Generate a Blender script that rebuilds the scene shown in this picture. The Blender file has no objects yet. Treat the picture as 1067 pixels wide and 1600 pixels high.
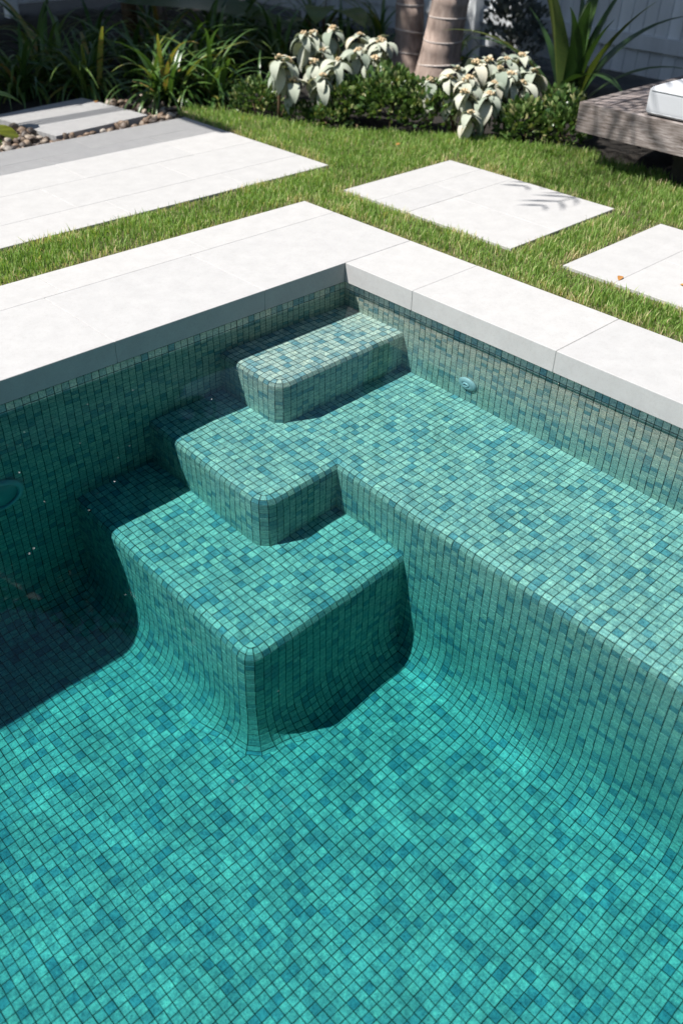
import bpy, math, random
import numpy as np
from mathutils import Vector, Matrix, Euler

# ------------------------------------------------------------------ scene
U = 0.026                      # metres per mosaic tile pitch; all layout numbers below are in pitches
scene = bpy.context.scene
COL = scene.collection
R = math.radians
rng = np.random.default_rng(7)
random.seed(7)

# ------------------------------------------------------------------ camera
cam_data = bpy.data.cameras.new("camera")
cam = bpy.data.objects.new("camera", cam_data)
COL.objects.link(cam)
cam.location = (86.393 * U, 88.714 * U, 48.164 * U)
cam.rotation_euler = (0.92207, -0.0204, 2.38202)
cam_data.sensor_fit = 'VERTICAL'
cam_data.sensor_height = 36.0
cam_data.sensor_width = 24.0
cam_data.lens = 1389.02 / 1600.0 * 36.0
cam_data.clip_start = 0.05
cam_data.clip_end = 2000.0
cam_data.dof.use_dof = True
cam_data.dof.focus_distance = 2.95
cam_data.dof.aperture_fstop = 2.0
scene.camera = cam

# ------------------------------------------------------------------ sky and sun
SUN = Vector((0.545, -0.275, 1.0)).normalized()      # towards the sun
sun_el = math.asin(SUN.z)
world = bpy.data.worlds.new("World")
scene.world = world
world.use_nodes = True
wn = world.node_tree.nodes
wl = world.node_tree.links
bg = wn["Background"]
sky = wn.new("ShaderNodeTexSky")
sky.sky_type = 'NISHITA'
sky.sun_disc = False
sky.sun_elevation = sun_el
sky.sun_rotation = math.atan2(SUN.x, SUN.y)
sky.air_density = 1.0
sky.dust_density = 0.6
wl.new(sky.outputs[0], bg.inputs[0])
bg.inputs[1].default_value = 0.075

sun_data = bpy.data.lights.new("sun", 'SUN')
sun_data.energy = 5.0
sun_data.angle = R(0.53)
sun_data.color = (1.0, 0.97, 0.93)
sun = bpy.data.objects.new("sun", sun_data)
COL.objects.link(sun)
sun.rotation_euler = SUN.to_track_quat('Z', 'Y').to_euler()
sun.location = (0, 0, 12)
sun_data.cycles.is_caustics_light = True             # sunlight is refracted by the water surface

vs = scene.view_settings
vs.view_transform = 'Standard'
vs.look = 'None'
vs.exposure = 0.85
vs.gamma = 1.0
vs.use_curve_mapping = False
scene.cycles.caustics_refractive = True
scene.cycles.caustics_reflective = False
scene.cycles.max_bounces = 10
scene.cycles.diffuse_bounces = 4
scene.cycles.transparent_max_bounces = 8
scene.cycles.sample_clamp_indirect = 4.0
scene.cycles.use_denoising = True
scene.cycles.denoising_prefilter = 'ACCURATE'

# ------------------------------------------------------------------ helpers
def npv(v):
    return np.asarray(v, dtype=float).reshape(-1, 3)


def mesh_data(name, verts, faces, mat, smooth=False, attr=None, uv=None):
    """verts in pitches -> mesh in metres"""
    me = bpy.data.meshes.new(name)
    verts = npv(verts) * U
    if isinstance(faces, np.ndarray):
        nf, k = faces.shape
        me.vertices.add(len(verts))
        me.vertices.foreach_set("co", verts.ravel())
        me.loops.add(nf * k)
        me.loops.foreach_set("vertex_index", faces.ravel().astype(np.int32))
        me.polygons.add(nf)
        me.polygons.foreach_set("loop_start", np.arange(0, nf * k, k, dtype=np.int32))
        me.update(calc_edges=True)
    else:
        me.from_pydata([tuple(v) for v in verts], [], [tuple(f) for f in faces])
        me.update()
    if mat is not None:
        me.materials.append(mat)
    me.polygons.foreach_set("use_smooth", [bool(smooth)] * len(me.polygons))
    if attr is not None:
        a = me.attributes.new("rnd", 'FLOAT', 'FACE')
        a.data.foreach_set("value", np.asarray(attr, dtype=np.float32))
    return me


def link(name, data, parent=None, loc=(0, 0, 0), rot=None, scale=None):
    o = bpy.data.objects.new(name, data)
    COL.objects.link(o)
    o.location = Vector(loc) * U
    if rot is not None:
        o.rotation_euler = rot
    if scale is not None:
        o.scale = scale if hasattr(scale, '__len__') else (scale,) * 3
    if parent is not None:
        o.parent = parent
    return o


def obj(name, verts, faces, mat, parent=None, loc=(0, 0, 0), rot=None, smooth=False, attr=None):
    return link(name, mesh_data(name, verts, faces, mat, smooth, attr), parent, loc, rot)


def empty(name, loc=(0, 0, 0)):
    o = bpy.data.objects.new(name, None)
    o.empty_display_size = 0.05
    COL.objects.link(o)
    o.location = Vector(loc) * U
    return o


def tag(o, label=None, category=None, group=None, kind=None):
    if label: o["label"] = label
    if category: o["category"] = category
    if group: o["group"] = group
    if kind: o["kind"] = kind
    return o


def box_vf(x0, x1, y0, y1, z0, z1):
    v = [(x0, y0, z0), (x1, y0, z0), (x1, y1, z0), (x0, y1, z0),
         (x0, y0, z1), (x1, y0, z1), (x1, y1, z1), (x0, y1, z1)]
    f = [(3, 2, 1, 0), (4, 5, 6, 7), (0, 1, 5, 4), (1, 2, 6, 5), (2, 3, 7, 6), (3, 0, 4, 7)]
    return v, f


def bevel_box_vf(x0, x1, y0, y1, z0, z1, b):
    """box with a small chamfer round the top edges and the vertical edges"""
    def ring(ix, z):
        c = b
        return [(x0 + ix + c, y0 + ix, z), (x1 - ix - c, y0 + ix, z), (x1 - ix, y0 + ix + c, z), (x1 - ix, y1 - ix - c, z),
                (x1 - ix - c, y1 - ix, z), (x0 + ix + c, y1 - ix, z), (x0 + ix, y1 - ix - c, z), (x0 + ix, y0 + ix + c, z)]
    v = ring(0, z0) + ring(0, z1 - b) + ring(b, z1)
    f = [tuple(range(7, -1, -1)), tuple(range(16, 24))]
    for k in (0, 8):
        for i in range(8):
            j = (i + 1) % 8
            f.append((k + i, k + j, k + 8 + j, k + 8 + i))
    return v, f


class MB:
    """collects shapes for one mesh"""
    def __init__(self):
        self.v, self.f = [], []

    def add(self, v, f):
        n = len(self.v)
        self.v += [tuple(p) for p in v]
        self.f += [tuple(i + n for i in t) for t in f]
        return self

    def box(self, *a):
        return self.add(*box_vf(*a))

    def tube(self, pts, radii, n=8, cap=True):
        pts = npv(pts)
        k = len(pts)
        if not hasattr(radii, '__len__'):
            radii = [radii] * k
        v, f = [], []
        up = np.array([0.0, 0.0, 1.0])
        for i in range(k):
            d = pts[min(i + 1, k - 1)] - pts[max(i - 1, 0)]
            d /= np.linalg.norm(d) + 1e-9
            s = np.cross(d, up)
            if np.linalg.norm(s) < 1e-3:
                s = np.array([1.0, 0, 0])
            s /= np.linalg.norm(s)
            t = np.cross(s, d)
            for j in range(n):
                a = 2 * math.pi * j / n
                v.append(pts[i] + radii[i] * (math.cos(a) * s + math.sin(a) * t))
        for i in range(k - 1):
            for j in range(n):
                q = (j + 1) % n
                f.append((i * n + j, i * n + q, (i + 1) * n + q, (i + 1) * n + j))
        if cap:
            f.append(tuple(range(n - 1, -1, -1)))
            f.append(tuple((k - 1) * n + j for j in range(n)))
        return self.add(v, f)

    def lathe(self, prof, axis='z', n=32, origin=(0, 0, 0)):
        v, f = [], []
        for r, h in prof:
            for j in range(n):
                a = 2 * math.pi * j / n
                c, s = r * math.cos(a), r * math.sin(a)
                p = {'z': (c, s, h), 'x': (h, c, s), 'y': (s, h, c)}[axis]
                v.append(tuple(np.array(p) + np.array(origin)))
        for i in range(len(prof) - 1):
            for j in range(n):
                q = (j + 1) % n
                f.append((i * n + j, i * n + q, (i + 1) * n + q, (i + 1) * n + j))
        return self.add(v, f)

    def build(self, name, mat, parent=None, loc=(0, 0, 0), smooth=False, rot=None):
        return obj(name, self.v, self.f, mat, parent, loc, rot, smooth)


# ------------------------------------------------------------------ materials
def new_mat(name):
    m = bpy.data.materials.new(name)
    m.use_nodes = True
    nt = m.node_tree
    return m, nt.nodes, nt.links, nt.nodes["Principled BSDF"]


def ramp(n, stops, interp='LINEAR'):
    r = n.new("ShaderNodeValToRGB")
    r.color_ramp.interpolation = interp
    e = r.color_ramp.elements
    while len(e) < len(stops):
        e.new(0.5)
    for i, (p, c) in enumerate(stops):
        e[i].position = p
        e[i].color = (*c, 1)
    return r


def mixc(n, l, fac, a, b, mode='MIX'):
    m = n.new("ShaderNodeMix")
    m.data_type = 'RGBA'
    m.blend_type = mode
    for sock, val in ((m.inputs[0], fac), (m.inputs[6], a), (m.inputs[7], b)):
        if hasattr(val, 'is_output'):
            l.new(val, sock)
        elif isinstance(val, (int, float)):
            sock.default_value = val
        else:
            sock.default_value = (*val, 1)
    return m.outputs[2]


def noise(n, l, vec, scale, detail=3, rough=0.55):
    t = n.new("ShaderNodeTexNoise")
    t.inputs["Scale"].default_value = scale
    t.inputs["Detail"].default_value = detail
    t.inputs["Roughness"].default_value = rough
    if vec is not None:
        l.new(vec, t.inputs["Vector"])
    return t.outputs["Fac"]


def mapping(n, l, vec, scale):
    m = n.new("ShaderNodeMapping")
    m.inputs["Scale"].default_value = scale
    l.new(vec, m.inputs["Vector"])
    return m.outputs[0]


def bump(n, l, h, strength, dist, bsdf):
    b = n.new("ShaderNodeBump")
    b.inputs["Strength"].default_value = strength
    b.inputs["Distance"].default_value = dist
    l.new(h, b.inputs["Height"])
    l.new(b.outputs[0], bsdf.inputs["Normal"])


def mat_tile():
    m, n, l, b = new_mat("mosaic_stone")
    at = n.new("ShaderNodeAttribute")
    at.attribute_name = "rnd"
    g = n.new("ShaderNodeNewGeometry")
    pos = g.outputs["Position"]
    base = ramp(n, [(0.0, (0.19, 0.345, 0.39)), (0.10, (0.26, 0.40, 0.43)), (0.22, (0.39, 0.475, 0.465)), (0.33, (0.50, 0.555, 0.505)),
                    (0.6, (0.57, 0.595, 0.53)), (0.85, (0.63, 0.64, 0.57)), (1.0, (0.69, 0.68, 0.575))])
    l.new(at.outputs["Fac"], base.inputs[0])
    # brushed grain: fine horizontal layers, seen as streaks on the upright faces
    st = noise(n, l, mapping(n, l, pos, (35, 35, 330)), 1.0, 3)
    st_r = ramp(n, [(0.36, (0.60, 0.63, 0.64)), (0.60, (1.10, 1.08, 1.05))])
    l.new(st, st_r.inputs[0])
    c = mixc(n, l, 0.75, base.outputs[0], st_r.outputs[0], 'MULTIPLY')
    mo = noise(n, l, pos, 135, 6, 0.78)
    mo_r = ramp(n, [(0.34, (0.22, 0.40, 0.44)), (0.455, (0.86, 0.90, 0.91)), (0.54, (1.06, 1.05, 1.02)), (0.66, (1.50, 1.42, 1.22))])
    l.new(mo, mo_r.inputs[0])
    c = mixc(n, l, 1.0, c, mo_r.outputs[0], 'MULTIPLY')
    pit = noise(n, l, pos, 520, 1, 0.5)
    pit_r = ramp(n, [(0.29, (0.30, 0.34, 0.33)), (0.36, (1, 1, 1))])
    l.new(pit, pit_r.inputs[0])
    c = mixc(n, l, 0.8, c, pit_r.outputs[0], 'MULTIPLY')
    l.new(c, b.inputs["Base Color"])
    b.inputs["Roughness"].default_value = 0.55
    b.inputs["Specular IOR Level"].default_value = 0.25
    bump(n, l, mo, 0.06, 0.002, b)
    return m


def mat_grout():
    m, n, l, b = new_mat("grout")
    g = n.new("ShaderNodeNewGeometry")
    f = noise(n, l, g.outputs["Position"], 90, 4)
    r = ramp(n, [(0.3, (0.028, 0.040, 0.032)), (0.7, (0.07, 0.08, 0.058))])
    l.new(f, r.inputs[0])
    l.new(r.outputs[0], b.inputs["Base Color"])
    b.inputs["Roughness"].default_value = 0.95
    b.inputs["Specular IOR Level"].default_value = 0.1
    return m


def mat_water():
    m, n, l, b = new_mat("clear_pool_water")
    n.remove(b)
    out = n["Material Output"]
    gl = n.new("ShaderNodeBsdfRefraction")
    gl.inputs["IOR"].default_value = 1.333
    gl.inputs["Roughness"].default_value = 0.0
    gs = n.new("ShaderNodeBsdfGlossy")
    gs.inputs["Roughness"].default_value = 0.0
    fr = n.new("ShaderNodeFresnel")
    fr.inputs["IOR"].default_value = 1.333
    mx = n.new("ShaderNodeMixShader")
    l.new(fr.outputs[0], mx.inputs[0])
    l.new(gl.outputs[0], mx.inputs[1])
    l.new(gs.outputs[0], mx.inputs[2])
    l.new(mx.outputs[0], out.inputs["Surface"])
    return m


def mat_water_body():
    m, n, l, b = new_mat("water_body")
    n.remove(b)
    va = n.new("ShaderNodeVolumeAbsorption")
    va.inputs["Color"].default_value = (0.0, 0.79, 0.825, 1)
    va.inputs["Density"].default_value = 1.95
    l.new(va.outputs[0], n["Material Output"].inputs["Volume"])
    return m


TILE = mat_tile()
GROUT = mat_grout()
WATER = mat_water()

# ------------------------------------------------------------------ pool
OV, HC = 1.08, 2.82            # coping overhang and thickness
ZW = -4.6                     # water level
Z1, Z2, Z3, ZF = -10.4, -21.5, -32.35, -53.1
RR = 1.1                       # radius of the rounded step edges
PX, PY = 128.0, 150.0           # pool size
CAMT = np.array(cam.location) / U


def grid_quads(P):
    """P[i,j,3] lattice -> quads (n,4,3)"""
    return np.stack([P[:-1, :-1], P[1:, :-1], P[1:, 1:], P[:-1, 1:]], axis=2).reshape(-1, 4, 3)


def orient(q, toward):
    nrm = np.cross(q[:, 1] - q[:, 0], q[:, 3] - q[:, 0])
    c = q.mean(1)
    flip = ((toward - c) * nrm).sum(1) < 0
    q[flip] = q[flip][:, ::-1]
    return q


def tile_verts(q, gap=0.042, proud=0.026):
    """each quad -> 8 vertices (base ring, top ring)"""
    n = len(q)
    c = q.mean(1, keepdims=True)
    eu = np.linalg.norm((q[:, 1] + q[:, 2] - q[:, 0] - q[:, 3]) / 2, axis=1) + 1e-6
    ev = np.linalg.norm((q[:, 3] + q[:, 2] - q[:, 0] - q[:, 1]) / 2, axis=1) + 1e-6
    sgn = np.array([[-1, -1], [1, -1], [1, 1], [-1, 1]]) * 0.5

    def inset(g):
        a = np.clip(1 - 2 * g / eu, 0.2, 1)[:, None] * sgn[:, 0] + 0.5
        b = np.clip(1 - 2 * g / ev, 0.2, 1)[:, None] * sgn[:, 1] + 0.5
        w = np.stack([(1 - a) * (1 - b), a * (1 - b), a * b, (1 - a) * b], axis=2)     # n,4,4
        return np.einsum('nij,njk->nik', w, q)
    nrm = np.cross(q[:, 2] - q[:, 0], q[:, 3] - q[:, 1])
    nrm /= np.linalg.norm(nrm, axis=1, keepdims=True) + 1e-9
    h = proud + rng.normal(0, 0.005, (n, 1))
    tilt = rng.normal(0, 0.004, (n, 4))
    jit = rng.normal(0, 0.011, (n, 1, 3))
    jit -= (jit * nrm[:, None, :]).sum(2, keepdims=True) * nrm[:, None, :]
    base = inset(gap) - nrm[:, None, :] * 0.02 + jit
    top = inset(gap + 0.010) + nrm[:, None, :] * (h + tilt)[:, :, None] + jit
    return np.concatenate([base, top], axis=1)


TFACE = np.array([[4, 5, 6, 7], [0, 1, 5, 4], [1, 2, 6, 5], [2, 3, 7, 6], [3, 0, 4, 7]])


def project_area(q):
    """rough size in the picture, used to choose which tiles are built singly"""
    Rm = np.array(cam.rotation_euler.to_matrix())
    d = (q.mean(1) - CAMT) @ Rm
    z = np.maximum(-d[:, 2], 1.0)
    u = d[:, 0] / z * 1389 / 533.5
    v = d[:, 1] / z * 1389 / 800
    nrm = np.cross(q[:, 1] - q[:, 0], q[:, 3] - q[:, 0])
    view = CAMT - q.mean(1)
    view /= np.linalg.norm(view, axis=1, keepdims=True)
    a = np.abs((nrm * view).sum(1)) / z ** 2
    a[(np.abs(u) > 0.97) | (np.abs(v) > 0.97)] = 0
    return a


def tiled_part(name, q, parent, singles=0, hidden=None):
    """grout bed as the part; tiles as its pieces"""
    n = len(q)
    bed = obj(name, q.reshape(-1, 3), np.arange(n * 4).reshape(n, 4), GROUT, parent)
    tv = tile_verts(q)
    rnd = rng.random(n)
    area = project_area(q)
    order = np.argsort(-area)
    one = order[:singles]
    one = one[area[one] > 0]
    rest = np.setdiff1d(np.arange(n), one)
    k = len(rest)
    f = (TFACE[None] + 8 * np.arange(k)[:, None, None]).reshape(-1, 4)
    s = obj("mosaic_tiles", tv[rest].reshape(-1, 3), f, TILE, bed, attr=np.repeat(rnd[rest], 5))
    s["kind"] = "stuff"
    s.cycles.is_caustics_receiver = True
    bed.cycles.is_caustics_receiver = True
    for i in one:
        c = q[i].mean(0)
        o = obj("mosaic_tile", tv[i] - c, TFACE, TILE, bed, loc=c, attr=np.full(5, rnd[i]))
        o.cycles.is_caustics_receiver = True
    return bed


def lattice(p0, du, dv, nu, nv):
    i = np.arange(nu + 1)[:, None, None]
    j = np.arange(nv + 1)[None, :, None]
    return np.asarray(p0, float) + i * np.asarray(du, float) + j * np.asarray(dv, float)


def even(a, b, step=1.0):
    n = max(1, int(round(abs(b - a) / step)))
    return np.linspace(a, b, n + 1)


def plane_quads(us, vs_, fn):
    P = np.array([[fn(u, v) for v in vs_] for u in us], float)
    return grid_quads(P)


def edge_profile(z_top, z_bot, cove, height):
    """(offset, height, is_cove) down the edge: rounded lip, riser, cove; spacing about one tile"""
    pr = []
    for t in np.linspace(0, math.pi / 2, 3):
        pr.append((-RR + RR * math.sin(t), z_top - RR + RR * math.cos(t), 0.0))
    zb = z_bot + height
    for z in even(z_top - RR, zb)[1:]:
        pr.append((0.0, z, 0.0))
    if cove > 0:
        pr += cove_profile(zb, height)
    return pr


def cove_profile(zb, height):
    """quarter ellipse from riser to floor, offset given as a fraction of the cove depth"""
    tt = np.linspace(0, math.pi / 2, 60)
    ln = np.concatenate([[0], np.cumsum(np.hypot(np.diff((1 - np.cos(tt)) * CV), np.diff(height * np.sin(tt))))])
    n = int(round(ln[-1]))
    out = []
    for a in np.linspace(0, ln[-1], n + 1)[1:]:
        t = np.interp(a, ln, tt)
        out.append((1 - math.cos(t), zb - height * math.sin(t) + 0.02 * math.sin(t), 1.0))
    return out


def sweep(path, profile, cove_at=None):
    """path: list of (x, y, nx, ny, s); the cove depth may change along the path"""
    P = []
    for (x, y, nx, ny, s) in path:
        row_ = []
        for (d, z, isc) in profile:
            d2 = d * cove_at(s) if isc else d
            row_.append((x + nx * d2, y + ny * d2, z))
        P.append(row_)
    return grid_quads(np.array(P))


RC = RR + 1.0                  # radius of the upright corners


def step_path(xf, yf, y_from, x_to):
    """along the +x face from the wall, round the corner, along the +y face"""
    p = []
    c = RC
    for y in even(y_from, yf - c):
        p.append((xf, y, 1, 0, y - (yf - c)))
    for t in np.linspace(0, math.pi / 2, 4)[1:-1]:
        p.append((xf - c + c * math.cos(t), yf - c + c * math.sin(t), math.cos(t), math.sin(t), 0))
    for x in even(xf - c, x_to):
        p.append((x, yf, 0, 1, (x - (xf - c))))
    return p


def step_top(q, xc, yc):
    """flat top with the outer corner tile cut to a rounded tip"""
    c = q.mean(1)
    q = q[~((c[:, 0] > xc - 1) & (c[:, 1] > yc - 1))]
    z = q[0, 0, 2]
    k = math.sqrt(0.5)
    tip = np.array([[(xc - 1, yc - 1, z), (xc, yc - 1, z), (xc - 1 + k, yc - 1 + k, z), (xc - 1, yc, z)]], float)
    return np.concatenate([q, tip])


pool = empty("swimming_pool", (0, 0, 0))
tag(pool, "sunken pool lined with green and blue stone mosaic, with corner steps", "pool")
BIG = np.array([200.0, 200.0, 200.0])
CV, CH = 3.6, 6.5               # depth and height of the cove where risers meet the floor
# pool floor
q = plane_quads(np.arange(23, PX + 0.1), np.arange(0, PY + 0.1), lambda u, v: (u, v, ZF))
c = q.mean(1)
q = q[~((c[:, 0] < 47) & (c[:, 1] < 35))]
tiled_part("floor", orient(q, BIG), pool, 300)
# bench top and second step share one level; each keeps its own tiles
xs_, x1, x2, x3 = 22 + RR, 22 + RR, 34 + RR, 46 + RR
y1, y2, y3 = 11 + RR, 22 + RR, 34 + RR
q = plane_quads(np.arange(0, 23), np.arange(11, PY + 0.1), lambda u, v: (u, v, Z2))
prof = edge_profile(Z2, ZF, CV, CH)
pa = [(xs_, y, 1, 0, 99) for y in np.arange(22, PY + 0.1)]
qb = sweep(pa, prof, lambda s: CV)
tiled_part("bench", orient(np.concatenate([q, qb]), BIG), pool, 300)


def corner_cove(s):
    t = min(1.0, abs(s) / 5.5)
    return 1.7 + (CV - 1.7) * t * t * (3 - 2 * t)


# first step
q = plane_quads(np.arange(0, 23), np.arange(0, 12), lambda u, v: (u, v, Z1))
qe = sweep(step_path(x1, y1, 0, 0), edge_profile(Z1, Z2 - 0.02, 0, 0))
st1 = tiled_part("step", orient(np.concatenate([step_top(q, 22, 11), qe]), BIG), pool, 300)
st1["label"] = "topmost small step just under the water in the pool corner"
# second step
q = plane_quads(np.arange(22, 35), np.arange(0, 23), lambda u, v: (u, v, Z2))
q2 = plane_quads(np.arange(0, 23), np.arange(0, 12), lambda u, v: (u, v, Z2 - 0.2))
qe = sweep(step_path(x2, y2, 0, 22), edge_profile(Z2, Z3 - 0.02, 0, 0))
st2 = tiled_part("step", orient(np.concatenate([step_top(q, 34, 22), qe]), BIG), pool, 300)
st2["label"] = "middle step, level with the long bench"
# third step
q = plane_quads(np.arange(23, 47), np.arange(0, 35), lambda u, v: (u, v, Z3))
c = q.mean(1)
q = q[~((c[:, 0] < 34) & (c[:, 1] < 22))]
qe = sweep(step_path(x3, y3, 0, 22), edge_profile(Z3, ZF, CV, CH), corner_cove)
st3 = tiled_part("step", orient(np.concatenate([step_top(q, 46, 34), qe]), BIG), pool, 300)
st3["label"] = "lowest and largest step with coved base"
# walls
zt = -HC + 0.4
zs = np.arange(zt, ZF + CH, -1.0)
zb = ZF + CH
wall_prof = [(0.0, z, 0.0) for z in zs]
if zs[-1] - zb > 0.3:
    wall_prof.append((0.0, zb, 0.0))
wall_prof += cove_profile(zb, CH)
qw = sweep([(x, 0, 0, 1, 99) for x in np.arange(0, PX + 0.1)], wall_prof, lambda s: CV)
c = qw.mean(1)
hid = ((c[:, 0] < 22.4) & (c[:, 2] < Z1 - 1.2)) | ((c[:, 0] < 34.4) & (c[:, 2] < Z2 - 1.2)) | ((c[:, 0] < 46.4) & (c[:, 2] < Z3 - 1.2))
w = tiled_part("wall", orient(qw[~hid], BIG), pool)
w["label"] = "shaded pool wall behind the steps"
qw = sweep([(0, y, 1, 0, 99) for y in np.arange(0, PY + 0.1)], [(0.0, z, 0.0) for z in zs if z > Z2 - 1.0])
c = qw.mean(1)
w = tiled_part("wall", orient(qw[~((c[:, 1] < 11) & (c[:, 2] < Z1 - 1.2))], BIG), pool)
w["label"] = "sunlit pool wall above the long bench"
for nm, a, b in (("wall", (PX, 0), (PX, PY)), ("wall", (0, PY), (PX, PY))):
    us = np.linspace(0, 1, 60)
    qw = plane_quads(us, np.linspace(-HC + 0.4, ZF, 20), lambda u, v: (a[0] + (b[0] - a[0]) * u, a[1] + (b[1] - a[1]) * u, v))
    tiled_part("wall", orient(qw, np.array([40.0, 60, -20])), pool)

# ------------------------------------------------------------------ water
def make_water():
    nx, ny = 128, 150
    xs2 = np.linspace(-0.6, PX + 0.6, nx + 1)
    ys2 = np.linspace(-0.6, PY + 0.6, ny + 1)
    X, Y = np.meshgrid(xs2, ys2, indexing='ij')
    Z = np.full_like(X, ZW)
    for (kx, ky, ph, am) in ((0.42, 0.18, 0.3, 0.012), (-0.22, 0.47, 1.9, 0.012), (0.63, -0.35, 4.0, 0.007), (0.15, 0.75, 2.2, 0.006), (0.80, 0.52, 5.1, 0.004)):
        Z += am * np.sin(kx * X + ky * Y + ph + 0.8 * np.sin(0.09 * X - 0.07 * Y + ph))
    top = np.stack([X, Y, Z], 2)
    idx = np.arange((nx + 1) * (ny + 1)).reshape(nx + 1, ny + 1)
    f = np.stack([idx[:-1, :-1], idx[1:, :-1], idx[1:, 1:], idx[:-1, 1:]], 2).reshape(-1, 4)
    verts = top.reshape(-1, 3)
    faces = [tuple(t) for t in f]
    # closed body below, hidden inside the shell
    n0 = len(verts)
    bot = verts.copy()
    ring = list(idx[:, 0]) + list(idx[-1, 1:]) + list(idx[-2::-1, -1]) + list(idx[0, -2:0:-1])
    bv = verts[ring].copy()
    bv[:, 2] = ZF - 1.0
    allv = np.concatenate([verts, bv])
    m = len(ring)
    for i in range(m):
        j = (i + 1) % m
        faces.append((ring[j], ring[i], n0 + i, n0 + j))
    faces.append(tuple(n0 + i for i in range(m))[::-1])
    w = obj("pool_water", allv, faces, WATER)
    me = w.data
    sm = [False] * len(me.polygons)
    for i in range(nx * ny):
        sm[i] = True
    me.polygons.foreach_set("use_smooth", sm)
    tag(w, "clear still water filling the mosaic pool", "water", kind="structure")
    w.cycles.is_caustics_caster = True
    # the body of water: a closed volume that absorbs red light with depth
    v, f = box_vf(-0.9, PX + 0.9, -0.9, PY + 0.9, ZF - 2.0, ZW + 0.05)
    bd = obj("water_body", v, f, mat_water_body(), w)
    bd["kind"] = "stuff"
    return w


make_water()

# ------------------------------------------------------------------ garden materials
def mat_stone(name, lo, hi, rough=0.8):
    m, n, l, b = new_mat(name)
    g = n.new("ShaderNodeNewGeometry")
    oi = n.new("ShaderNodeObjectInfo")
    pos = g.outputs["Position"]
    f1 = noise(n, l, pos, 14, 5, 0.6)
    f2 = noise(n, l, pos, 420, 3, 0.7)
    f3 = noise(n, l, pos, 70, 4, 0.65)
    r1 = ramp(n, [(0.3, lo), (0.7, hi)])
    l.new(f1, r1.inputs[0])
    r2 = ramp(n, [(0.28, (0.62, 0.61, 0.59)), (0.42, (1, 1, 1)), (0.75, (1.04, 1.04, 1.03))])
    l.new(f2, r2.inputs[0])
    c = mixc(n, l, 0.8, r1.outputs[0], r2.outputs[0], 'MULTIPLY')
    r3 = ramp(n, [(0.3, (0.93, 0.92, 0.90)), (0.5, (1, 1, 1))])
    l.new(f3, r3.inputs[0])
    c = mixc(n, l, 0.7, c, r3.outputs[0], 'MULTIPLY')
    ro = ramp(n, [(0.0, (0.965, 0.965, 0.96)), (1.0, (1.02, 1.015, 1.0))])
    l.new(oi.outputs["Random"], ro.inputs[0])
    c = mixc(n, l, 1.0, c, ro.outputs[0], 'MULTIPLY')
    l.new(c, b.inputs["Base Color"])
    b.inputs["Roughness"].default_value = rough
    b.inputs["Specular IOR Level"].default_value = 0.25
    bump(n, l, f2, 0.25, 0.0012, b)
    return m


def mat_soil():
    m, n, l, b = new_mat("dark_mulch_soil")
    g = n.new("ShaderNodeNewGeometry")
    f = noise(n, l, g.outputs["Position"], 60, 6, 0.7)
    r = ramp(n, [(0.3, (0.005, 0.004, 0.003)), (0.55, (0.016, 0.012, 0.008)), (0.8, (0.05, 0.036, 0.024))])
    l.new(f, r.inputs[0])
    l.new(r.outputs[0], b.inputs["Base Color"])
    b.inputs["Roughness"].default_value = 0.95
    bump(n, l, f, 1.0, 0.02, b)
    return m


def mat_turf():
    m, n, l, b = new_mat("turf_thatch")
    g = n.new("ShaderNodeNewGeometry")
    f = noise(n, l, g.outputs["Position"], 45, 6, 0.7)
    r = ramp(n, [(0.25, (0.02, 0.022, 0.008)), (0.5, (0.07, 0.075, 0.022)), (0.8, (0.22, 0.18, 0.09))])
    l.new(f, r.inputs[0])
    l.new(r.outputs[0], b.inputs["Base Color"])
    b.inputs["Roughness"].default_value = 0.95
    bump(n, l, f, 1.0, 0.01, b)
    return m


def leaf_mat(name, stops, rough=0.45, spec=0.4, trans=0.25, attr=False, vein=True, tcol=None):
    """leaf colour varied per leaf (object random or face attribute), part of the light passes through"""
    m, n, l, b = new_mat(name)
    if attr:
        src = n.new("ShaderNodeAttribute")
        src.attribute_name = "rnd"
        fac = src.outputs["Fac"]
    else:
        src = n.new("ShaderNodeObjectInfo")
        fac = src.outputs["Random"]
    g = n.new("ShaderNodeNewGeometry")
    f = noise(n, l, g.outputs["Position"], 60, 4, 0.6)
    ad = n.new("ShaderNodeMath")
    ad.operation = 'MULTIPLY_ADD'
    l.new(f, ad.inputs[0])
    ad.inputs[1].default_value = 0.5
    l.new(fac, ad.inputs[2])
    sb = n.new("ShaderNodeMath")
    sb.operation = 'SUBTRACT'
    l.new(ad.outputs[0], sb.inputs[0])
    sb.inputs[1].default_value = 0.25
    r = ramp(n, stops)
    l.new(sb.outputs[0], r.inputs[0])
    l.new(r.outputs[0], b.inputs["Base Color"])
    b.inputs["Roughness"].default_value = rough
    b.inputs["Specular IOR Level"].default_value = spec
    tr = n.new("ShaderNodeBsdfTranslucent")
    tc = mixc(n, l, 1.0, r.outputs[0], tcol or (1.2, 1.25, 0.6), 'MULTIPLY')
    l.new(tc, tr.inputs["Color"])
    mx = n.new("ShaderNodeMixShader")
    mx.inputs[0].default_value = trans
    l.new(b.outputs[0], mx.inputs[1])
    l.new(tr.outputs[0], mx.inputs[2])
    l.new(mx.outputs[0], n["Material Output"].inputs["Surface"])
    if vein:
        bump(n, l, f, 0.3, 0.003, b)
    return m


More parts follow.
